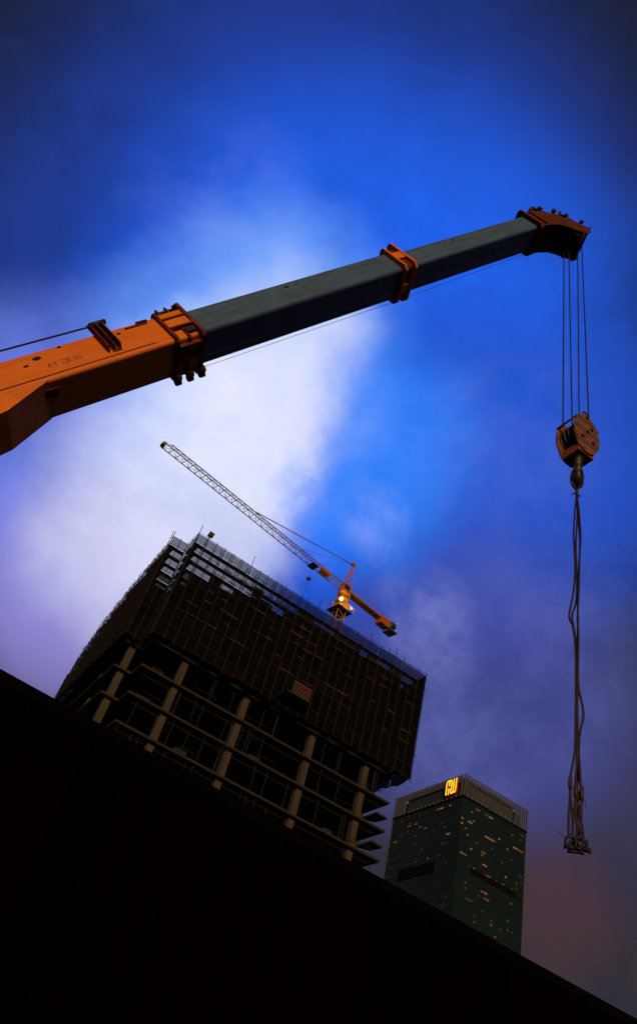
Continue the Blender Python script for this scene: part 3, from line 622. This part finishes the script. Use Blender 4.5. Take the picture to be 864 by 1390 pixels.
for i in range(80):
    k_ = random.choice((3, 4, 5, 6, 7, 8, 8, 9, 9, 9)); x = random.uniform(XO0 + .5, XO1 - 3); z = SB + k_ * LIFT + random.uniform(-.1, .1); w_ = random.uniform(.5, 2.6)
    brick('toe_board', (x, YO - .26, z - .08), (x + w_, YO - .20, z + random.uniform(.04, .16)), 'toe_board', sc)
put(stub, 'transom_ends', 'bamboo', sc, kind='stuff'); put(diag, 'raking_braces', 'bamboo', sc, kind='stuff')

# loading platform with hazard stripes
lp0 = at_n(405, 940, 96.6)
lp = thing('loading_platform', (lp0.x, 98.2, lp0.z - 1), 'orange striped loading platform jutting out of the dark netting', 'platform')
bx_, bz = lp0.x, lp0.z
put(MB().box((bx_ - 2.6, 95.2, bz - 1.55), (bx_ + 1.6, 98.4, bz - 1.30)), 'deck', 'black_steel', lp)
put(MB().box((bx_ - 1.7, 95.6, bz - 1.28), (bx_ + 1.7, 95.68, bz + 1.0)), 'back_panel', 'black_steel', lp)
for k in range(7):
    x0 = bx_ - 1.9 + k * .62
    p = [(x0, bz - 1.15), (x0 + .26, bz - 1.15), (x0 + 1.06, bz + .35), (x0 + .8, bz + .35)]
    p = [(min(max(x, bx_ - 1.66), bx_ + 1.66), z) for x, z in p]
    put(MB().prism([(x, 95.595, z) for x, z in p], (0, -.03, 0)), 'hazard_stripe', 'orange_dark', lp)
put(MB().box((bx_ - 1.66, 95.56, bz + .55), (bx_ + 1.66, 95.595, bz + .85)), 'hazard_stripe', 'orange_dark', lp)
for s in (-2.4, 1.4): rod('support_cable', (bx_ + s, 95.4, bz - 1.4), (bx_ + s, 98.4, bz + 4), .03, 'wire_rope', lp)
rb = at_n(286, 726, 101)
rx = thing('roof_lamp', (rb.x, rb.y, rb.z - 1.8), 'small dark boxy lamp on a pole above the netting corner', 'lamp')
rod('pole', (rb.x, rb.y, RZ), (rb.x, rb.y, rb.z - .3), .05, 'rust_steel', rx)
put(MB().prism([(rb.x - .45, rb.y - .3, rb.z - .45), (rb.x + .45, rb.y - .3, rb.z - .45), (rb.x + .55, rb.y - .3, rb.z + .4), (rb.x - .35, rb.y - .3, rb.z + .45)], (0, .6, 0)), 'lamp_housing', 'rust_steel', rx)

# ------------------------------------------------------------------ tower crane behind the parapet
TX, TY = 57.6, 115.2; JZ = Z + 98.5
tw = thing('tower_crane', (TX, TY, RZ), 'yellow and orange tower crane with lattice jib above the unfinished tower', 'tower crane')
jd = Vector((9.8 - TX, 108.1 - TY, 0)).normalized(); jl = 48.7; js = Vector((-jd.y, jd.x, 0))
if js.y > 0: js = -js                               # js points to the camera side
def J(s, l, h): return Vector((TX, TY, JZ)) + jd * s + js * l + Vector((0, 0, h))
mh = .95; mc = [Vector((TX + a * mh, TY + b_ * mh, 0)) for a, b_ in ((-1, -1), (1, -1), (1, 1), (-1, 1))]
mb = MB()
for p in mc: mb.tube([p + Vector((0, 0, RZ)), p + Vector((0, 0, JZ - 3.6))], .11, 6)
mast = put(mb, 'mast', 'crane_yellow', tw)
z = RZ; k = 0
while z + 1.9 < JZ - 3.6:
    for i in range(4):
        p, q = mc[i], mc[(i + 1) % 4]
        rod('mast_brace', p + Vector((0, 0, z)), q + Vector((0, 0, z)), .06, 'crane_yellow', mast)
        a, b_ = (p, q) if k % 2 else (q, p)
        rod('mast_brace', a + Vector((0, 0, z)), b_ + Vector((0, 0, z + 1.9)), .06, 'crane_yellow', mast)
    z += 1.9; k += 1
# climbing deck, slewing unit, turret, cab
dk = put(MB().prism([J(s, l, -5.6) for s, l in ((-1.9, -1.9), (1.9, -1.9), (1.9, 1.9), (-1.9, 1.9))], (0, 0, .18)), 'work_deck', 'rust_steel', tw)
for s in (-2.1, 2.1):
    for l in (-2.1, 0, 2.1):
        rod('deck_post', J(s, l, -5.42), J(s, l, -4.3), .05, 'crane_yellow', dk)
for h in (-4.3, -4.9):
    for a, b_ in (((-2.1, -2.1), (2.1, -2.1)), ((2.1, -2.1), (2.1, 2.1)), ((2.1, 2.1), (-2.1, 2.1)), ((-2.1, 2.1), (-2.1, -2.1))): rod('deck_rail', J(*a, h), J(*b_, h), .045, 'crane_yellow', dk)
put(MB().prism([J(s, l, -5.4) for s, l in ((-1.15, -1.15), (1.15, -1.15), (1.15, 1.15), (-1.15, 1.15))], (0, 0, 1.9)), 'climbing_frame', 'crane_yellow', tw)
put(MB().lathe((TX, TY, JZ - 3.4), (0, 0, 1), [(1.45, 0), (1.5, .15), (1.5, .55), (1.3, .6), (1.3, 1.0)], 24), 'slewing_ring', 'crane_yellow', tw)
put(MB().prism([J(s, l, -2.4) for s, l in ((-1.0, -.9), (1.0, -.9), (1.0, .9), (-1.0, .9))], (0, 0, 3.1)), 'turret', 'crane_yellow', tw)
cb = put(MB().prism([J(.2, .95, -2.0), J(1.9, .95, -2.0), J(2.2, .95, -.9), J(2.0, .95, 0), J(.2, .95, 0)], js * 1.2), 'operator_cab', 'crane_red', tw)
put(MB().prism([J(.4, 2.16, -1.4), J(1.8, 2.16, -1.4), J(1.9, 2.16, -.3), J(.4, 2.16, -.3)], js * .03), 'cab_window', 'cab_glass', cb)
# cathead
apex = J(-.4, 0, 7.6); mb = MB()
for s, l in ((.9, .8), (.9, -.8), (-1.0, .8), (-1.0, -.8)): mb.tube([J(s, l, .7), apex + jd * (s * .12) + js * (l * .15)], .085, 6)
ch = put(mb, 'cathead', 'crane_yellow', tw)
for f in (.2, .4, .6, .8):
    cs = [J(s, l, .7).lerp(apex + jd * (s * .12) + js * (l * .15), f) for s, l in ((.9, .8), (-1.0, .8), (-1.0, -.8), (.9, -.8))]
    cs2 = [J(s, l, .7).lerp(apex + jd * (s * .12) + js * (l * .15), f - .2) for s, l in ((.9, .8), (-1.0, .8), (-1.0, -.8), (.9, -.8))]
    for i in range(4): rod('brace', cs[i], cs[(i + 1) % 4], .045, 'crane_yellow', ch); rod('brace', cs2[i], cs[(i + 1) % 4], .045, 'crane_yellow', ch)
put(MB().prism([apex + jd * .5 - js * .3 + Vector((0, 0, -.3)), apex - jd * .5 - js * .3 + Vector((0, 0, -.3)), apex - jd * .3 - js * .3 + Vector((0, 0, .5)), apex + jd * .3 - js * .3 + Vector((0, 0, .5))], js * .6), 'cathead_cap', 'crane_red', ch)
# jib: two bottom chords and one top chord, laced
jw, jh = .80, 1.45; nb = 30
def jp(i): return 1.2 + (jl - 1.2) * i / nb
mb = MB().tube([J(1.2, jw, 0), J(jl, jw, 0)], .10, 6).tube([J(1.2, -jw, 0), J(jl, -jw, 0)], .10, 6).tube([J(1.2, 0, jh), J(jl - 1.2, 0, jh)], .11, 6)
jb = put(mb, 'jib', 'crane_lattice', tw)
for i in range(nb + 1):
    s = jp(i); rod('brace', J(s, -jw, 0), J(s, jw, 0), .045, 'crane_lattice', jb)
    if i < nb:
        t_ = min((s + jp(i + 1)) / 2, jl - 1.2)
        for l in (-jw, jw): rod('brace', J(s, l, 0), J(t_, 0, jh), .045, 'crane_lattice', jb); rod('brace', J(t_, 0, jh), J(jp(i + 1), l, 0), .045, 'crane_lattice', jb)
        l = jw if i % 2 else -jw; rod('brace', J(s, l, 0), J(jp(i + 1), -l, 0), .035, 'crane_lattice', jb)
put(MB().prism([J(jl, -.8, -.25), J(jl + .7, -.5, -.25), J(jl + .7, .5, -.25), J(jl, .8, -.25)], (0, 0, .7)), 'jib_nose', 'crane_lattice', jb)
# ties from the cathead
for l in (-.25, .25): rod('jib_tie', apex + js * l * .5, J(26, l * .3, jh + .1), .05, 'crane_lattice', tw)
rod('jib_tie', apex, J(13.5, 0, jh), .035, 'crane_lattice', tw)
for l in (-.7, .7): rod('counter_tie', apex + js * l * .3, J(-11.5, l, .5), .05, 'crane_grey', tw)
# winch and trolley
put(MB().prism([J(5.0, -.7, .05), J(7.2, -.7, .05), J(7.2, .7, .05), J(5.0, .7, .05)], (0, 0, .9)), 'trolley_winch', 'crane_red', tw)
tr = put(MB().prism([J(8.6, -.95, -.35), J(10.2, -.95, -.35), J(10.2, .95, -.35), J(8.6, .95, -.35)], (0, 0, .28)), 'trolley', 'black_steel', tw)
# counter-jib with hand-rail panels, machinery and ballast
cj = put(MB().tube([J(-1.2, .75, 0), J(-14, .75, 0)], .16, 6).tube([J(-1.2, -.75, 0), J(-14, -.75, 0)], .16, 6).prism([J(-1.2, -.7, .17), J(-14, -.7, .17), J(-14, .7, .17), J(-1.2, .7, .17)], (0, 0, .06)), 'counter_jib', 'crane_red', tw)
for i in range(9): rod('cross_member', J(-1.5 - i * 1.5, -.75, 0), J(-1.5 - i * 1.5, .75, 0), .08, 'crane_red', cj)
for l in (-.95, .95):
    rod('hand_rail', J(-1.2, l, 1.3), J(-14.6, l, 1.2), .045, 'crane_grey', cj)
    for i in range(9): rod('rail_post', J(-1.4 - i * 1.6, l, .1), J(-1.4 - i * 1.6, l, 1.2), .045, 'crane_grey', cj)
for i in range(3): put(MB().prism([J(-2.0 - i * 2.1, -1.25, .5), J(-3.9 - i * 2.1, -1.25, .5), J(-3.9 - i * 2.1, -1.25, 2.3), J(-2.0 - i * 2.1, -1.25, 2.3)], -js * .08), 'rail_panel', 'crane_grey', cj)
for i in range(4): put(MB().prism([J(-10.4 - i * .72, -.9, -1.25 + .1 * (i % 2)), J(-11.05 - i * .72, -.9, -1.25 + .1 * (i % 2)), J(-11.05 - i * .72, -.9, .6), J(-10.4 - i * .72, -.9, .6)], js * 1.8), 'counterweight', 'crane_red', tw)
put(MB().prism([J(-13.4, -.9, -.4), J(-14.9, -.9, -.4), J(-14.9, .9, -.4), J(-13.4, .9, -.4)], (0, 0, 1.2)), 'hoist_winch', 'black_steel', tw)
put(MB().prism([J(-13.2, -1.3, -1.4), J(-15.4, -1.3, -1.4), J(-15.4, 1.3, -1.4), J(-13.2, 1.3, -1.4)], (0, 0, .12)), 'service_deck', 'crane_grey', tw)
for s in (-13.3, -15.3):
    for l in (-1.2, 1.2): rod('deck_hanger', J(s, l, -1.4), J(s, l, .9), .05, 'crane_grey', tw)
# hook of the tower crane, hung from the trolley
tq = J(9.4, 0, -.35); hk = thing('tower_crane_hook', tq + Vector((0, 0, -3.6)), 'small round hook block hanging under the lattice jib', 'hook block')
for l in (-.2, .2): rod('hoist_rope', tq + js * l, tq + js * l * .5 + Vector((0, 0, -3.0)), .018, 'wire_rope', hk, 5)
put(MB().lathe(tq + Vector((0, 0, -3.8)), (0, 0, 1), [(.12, 0), (.42, .25), (.5, .5), (.36, .8), (.12, .9)], 14), 'block', 'rust_steel', hk, True)
rod('chain', tq + Vector((0, 0, -3.7)), tq + Vector((0, 0, -8.8)), .03, 'wire_rope', hk, 5)
# flood lamps
def flood(px, py, n, label, m, r, watt):
    p = at_n(px, py, n); d = (EYE - p).normalized(); d = Vector((d.x, d.y, -.25)).normalized()
    f = thing('floodlight', p, label, 'floodlight', 'floodlights on the tower crane')
    put(MB().lathe(p - d * .45, d, [(r * .45, 0), (r * .8, .2), (r * 1.08, .42), (r * 1.08, .47), (r * .98, .47), (r * .98, .43)], 20), 'housing', 'black_steel', f, True)
    put(MB().lathe(p - d * .02, d, [(r * .95, 0), (r * .9, .03), (r * .5, .10), (r * .1, .13)], 20), 'lens', m, f, True)
    rod('bracket', p - d * .3, Vector((TX, TY, p.z)) + (p - Vector((TX, TY, p.z))).normalized() * 1.0, .05, 'black_steel', f)
    if watt:
        ld = bpy.data.lights.new('lamp_light', 'POINT'); ld.energy = watt; ld.color = (1, .75, .35); ld.shadow_soft_size = .4
        lo = bpy.data.objects.new('lamp_light', ld); COL.objects.link(lo); lo.matrix_world = Matrix.Translation(p + d * 1.1)
        lo.parent = f; lo.matrix_parent_inverse = PW[f.name].inverted()
flood(463, 813, 113.5, 'glaring lit floodlight on the front of the tower crane turret', 'lamp_on', .44, 420)
flood(476.5, 826, 113.8, 'dimmer round floodlight at the edge of the tower crane work deck', 'lamp_dim', .40, 90)

# ------------------------------------------------------------------ glass office tower
OX0, OX1, OY0, OY1 = 251.0, 296.0, 306.0, 365.4
OT, OC = Z + 199.6, Z + 188.0
ot = thing('office_tower', (273, 335, 0), 'dark glass office tower with lit windows and a finned crown', 'building')
put(MB().box((OX0, OY0, 0), (OX1, OY1, OC - .3)), 'glass_wall', 'tower_glass', ot)
FH = 4.2; nf = int(OC / FH)
for k in range(nf):
    z = OC - .5 - k * FH
    if z < 2: break
    brick('spandrel', (OX0 - .10, OY0 - .09, z - .95), (OX1 + .10, OY0 + .25, z), 'tower_spandrel', ot)
    brick('spandrel', (OX0 - .09, OY0 + .26, z - .95), (OX0 + .25, OY1, z), 'tower_spandrel', ot)
mf = MB(); ml = MB()
nm = 30
for i in range(nm + 1):
    x = OX0 + (OX1 - OX0) * i / nm; mf.box((x - .07, OY0 - .18, 0), (x + .07, OY0 + .02, OC - .4))
nm2 = 40
for i in range(nm2 + 1):
    y = OY0 + (OY1 - OY0) * i / nm2; ml.box((OX0 - .18, y - .07, 0), (OX0 + .02, y + .07, OC - .4))
for k in range(nf):
    z = OC - .5 - k * FH - 2.5; mf.box((OX0, OY0 - .06, z - .06), (OX1, OY0 + .02, z + .06)); ml.box((OX0 - .06, OY0, z - .06), (OX0 + .02, OY1, z + .06))
put(mf, 'mullions', 'tower_mullion', ot, kind='stuff'); put(ml, 'mullions', 'tower_mullion', ot, kind='stuff')
# recessed plant-floor slots
brick('plant_slot', (OX0 - .24, OY0 + 17, Z + 150.6), (OX0 + .3, OY0 + 46.3, Z + 156.6), 'tower_slot', ot)
brick('plant_slot', (OX0 + 9, OY0 - .24, Z + 151.6), (OX0 + 40, OY0 + .3, Z + 154.4), 'tower_slot', ot)
# crown: recessed screen, fins, uplights at its foot
put(MB().box((OX0 + 1.0, OY0 + 1.0, OC - .3), (OX1 - 9.5, OY1 - 11.0, OT - 2.2)), 'crown_screen', 'crown_panel', ot)
put(MB().box((OX0 + 3.5, OY0 + 3.5, OC - .25), (OX1 - 1.5, OY1 - 1.5, OT - 3.2)), 'plant_room', 'crown_panel', ot)
put(MB().box((OX0 - .35, OY0 - .35, OC - 1.3), (OX1 + .3, OY1 + .3, OC - .25)), 'crown_ledge', 'tower_slot', ot)
for a, b_ in (((OX0 - .2, OY0 - .2), (OX1 + .2, OY0 + .15)), ((OX0 - .2, OY0 + .16), (OX0 + .15, OY1))): brick('crown_rail', (*a, OT - 2.6), (*b_, OT - 2.3), 'crown_fin', ot)
for i in range(29):
    x = OX0 + .2 + i * (OX1 - OX0 - .2) / 28; z0 = OC - .2 if (x > OX1 - 9.6 or i < 2) else OT - 4.2
    brick('crown_fin', (x - .26, OY0 - .32, z0), (x + .26, OY0 + .45, OT + .02 * (i % 3)), 'crown_fin', ot)
for i in range(1, 38):
    y = OY0 + .4 + i * (OY1 - OY0 - .5) / 37; z0 = OC - .2 if (y > OY1 - 11.2 or i < 2) else OT - 4.2
    brick('crown_fin', (OX0 - .32, y - .26, z0), (OX0 + .45, y + .26, OT + .02 * (i % 3)), 'crown_fin', ot)
for i in range(11): x = OX0 + 3 + i * 3.3; brick('crown_box', (x - .45, OY0 + .1, OC - .2), (x + .45, OY0 + .9, OC + 1.3), 'crown_fin', ot)
for i in range(13): y = OY0 + 3 + i * 3.6; brick('crown_box', (OX0 + .1, y - .45, OC - .2), (OX0 + .9, y + .45, OC + 1.3), 'crown_fin', ot)
for x, y in ((OX1, OY0), (OX0, OY1)): brick('corner_strip', (x - .3, y - .3, 0), (x + .2, y + .2, OC - 1.35), 'crown_fin', ot)
# lit windows: brighter ones where the photo shows them, then a scatter of dim ones
cw, chh = (OX1 - OX0) / nm, 1.45
def win(face, pos, z, n, m):
    if not Z + 100 < z < OC - 1.6: return
    k = int((OC - .5 - z) / FH); zt = OC - .5 - k * FH - 1.0; half = (OC - .5 - z) % FH > 2.5
    za, zb = (zt - 2.75, zt - 1.95) if half else (zt - 1.20, zt - .35)
    if face == 'R':
        i = max(0, min(nm - n, int((pos - OX0) / cw))); a, b_ = OX0 + i * cw + .09, OX0 + (i + n) * cw - .09
        key = ('R', i, k, half)
        if key in USED: return
        USED.add(key); brick('lit_window', (a, OY0 - .045, za), (b_, OY0 + .01, zb), m, ot)
    else:
        c2 = (OY1 - OY0) / nm2; i = max(0, min(nm2 - n, int((pos - OY0) / c2))); a, b_ = OY0 + i * c2 + .09, OY0 + (i + n) * c2 - .09
        key = ('L', i, k, half)
        if key in USED: return
        USED.add(key); brick('lit_window', (OX0 - .045, a, za), (OX0 + .01, b_, zb), m, ot)
USED = set()
for zx, zy, n, m in ((720, 115, 2, 'win_warm'), (800, 95, 1, 'win_warm'), (795, 110, 2, 'win_orange'), (690, 130, 2, 'win_orange'), (400, 310, 2, 'win_orange'), (385, 325, 1, 'win_dim'), (470, 285, 2, 'win_orange'), (512, 280, 1, 'win_orange'), (570, 330, 2, 'win_orange'), (630, 315, 1, 'win_dim'), (275, 425, 2, 'win_orange'), (260, 445, 2, 'win_dim'), (330, 405, 2, 'win_dim'), (465, 365, 1, 'win_pale'), (785, 355, 2, 'win_warm'), (755, 275, 2, 'win_dim'), (490, 700, 3, 'win_warm'), (530, 690, 2, 'win_orange'), (460, 725, 3, 'win_orange'), (580, 600, 1, 'win_orange'), (470, 635, 2, 'win_dim'), (760, 650, 1, 'win_dim'), (512, 530, 1, 'win_pale'), (505, 195, 1, 'win_dim'), (720, 280, 1, 'win_pale'), (470, 440, 2, 'win_dim'), (740, 470, 2, 'win_dim')):
    p = at_u(500 + zx * .1389, 1080 + zy * .1389, OX0); win('L', p.y, p.z, n, m)
for zx, zy, n, m in ((340, 5, 2, 'win_orange'), (425, 38, 2, 'win_pale'), (455, 55, 2, 'win_warm'), (135, 90, 1, 'win_warm'), (203, 95, 1, 'win_warm'), (265, 130, 2, 'win_warm'), (245, 235, 1, 'win_orange'), (245, 250, 1, 'win_orange'), (425, 225, 3, 'win_warm'), (455, 242, 3, 'win_warm'), (435, 262, 2, 'win_orange'), (515, 300, 1, 'win_orange'), (545, 290, 1, 'win_warm'), (770, 260, 2, 'win_dim'), (705, 375, 2, 'win_warm'), (735, 398, 2, 'win_orange'), (285, 365, 1, 'win_warm'), (190, 410, 1, 'win_warm'), (215, 422, 2, 'win_orange'), (395, 420, 2, 'win_orange'), (390, 435, 1, 'win_orange'), (475, 370, 1, 'win_dim'), (410, 530, 2, 'win_warm'), (265, 555, 1, 'win_dim'), (318, 578, 1, 'win_orange'), (318, 596, 1, 'win_dim'), (440, 648, 2, 'win_orange'), (420, 630, 1, 'win_dim'), (520, 690, 1, 'win_dim'), (535, 710, 1, 'win_dim'), (590, 735, 1, 'win_orange'), (625, 655, 1, 'win_warm'), (745, 625, 2, 'win_dim'), (670, 780, 1, 'win_dim'), (370, 800, 2, 'win_orange'), (400, 820, 2, 'win_warm'), (415, 850, 2, 'win_orange'), (235, 835, 3, 'win_dim'), (360, 850, 1, 'win_dim')):
    p = at_n(600 + zx * .1389, 1100 + zy * .1389, OY0); win('R', p.x, p.z, n, m)
rr = random.Random(3)
for i in range(60):
    if rr.random() < .62: win('R', rr.uniform(OX0 + 1, OX1 - 1), Z + 115 + rr.random() ** 1.3 * 70, 1, rr.choice(('win_dim', 'win_pale', 'win_dim', 'win_orange')))
    else: win('L', rr.uniform(OY0 + 1, OY1 - 1), Z + 125 + rr.random() * 60, 1, rr.choice(('win_dim', 'win_pale', 'win_dim')))
# rooftop sign on the crown
sg = thing('rooftop_sign', (OX0 - .5, OY0 + 10, OC), 'glowing yellow lettered sign with a red halo on the office tower crown', 'sign')
def sp(zx, zy): return at_u(596 + zx * .0463, 1048 + zy * .0463, OX0 - .9)
G = [[(185, 690), (207, 500), (228, 345), (255, 295), (290, 275), (302, 310), (292, 425)], [(300, 300), (340, 250), (372, 272), (368, 330), (350, 460), (330, 560), (330, 610), (345, 632), (372, 612)], [(280, 490), (256, 670)],
     [(440, 205), (420, 400), (398, 545), (408, 590), (435, 592), (462, 555), (485, 420), (515, 175)]]
for pts in G:
    pl = [sp(*q) for q in pts]
    o = put(MB().tube(spline(pl, 4), .30, 8), 'letter_tube', 'sign_yellow', sg, True)
    put(MB().tube([p + Vector((.42, 0, 0)) for p in spline(pl, 4)], .62, 8), 'letter_halo', 'sign_halo', o, True)  # red glow round the letters, drawn as a wider emissive tube
put(MB().box((OX0 - .33, OY0 + 5.5, OC + 1.5), (OX0 - .24, OY0 + 15.5, OT - .8)), 'sign_frame', 'tower_slot', sg)
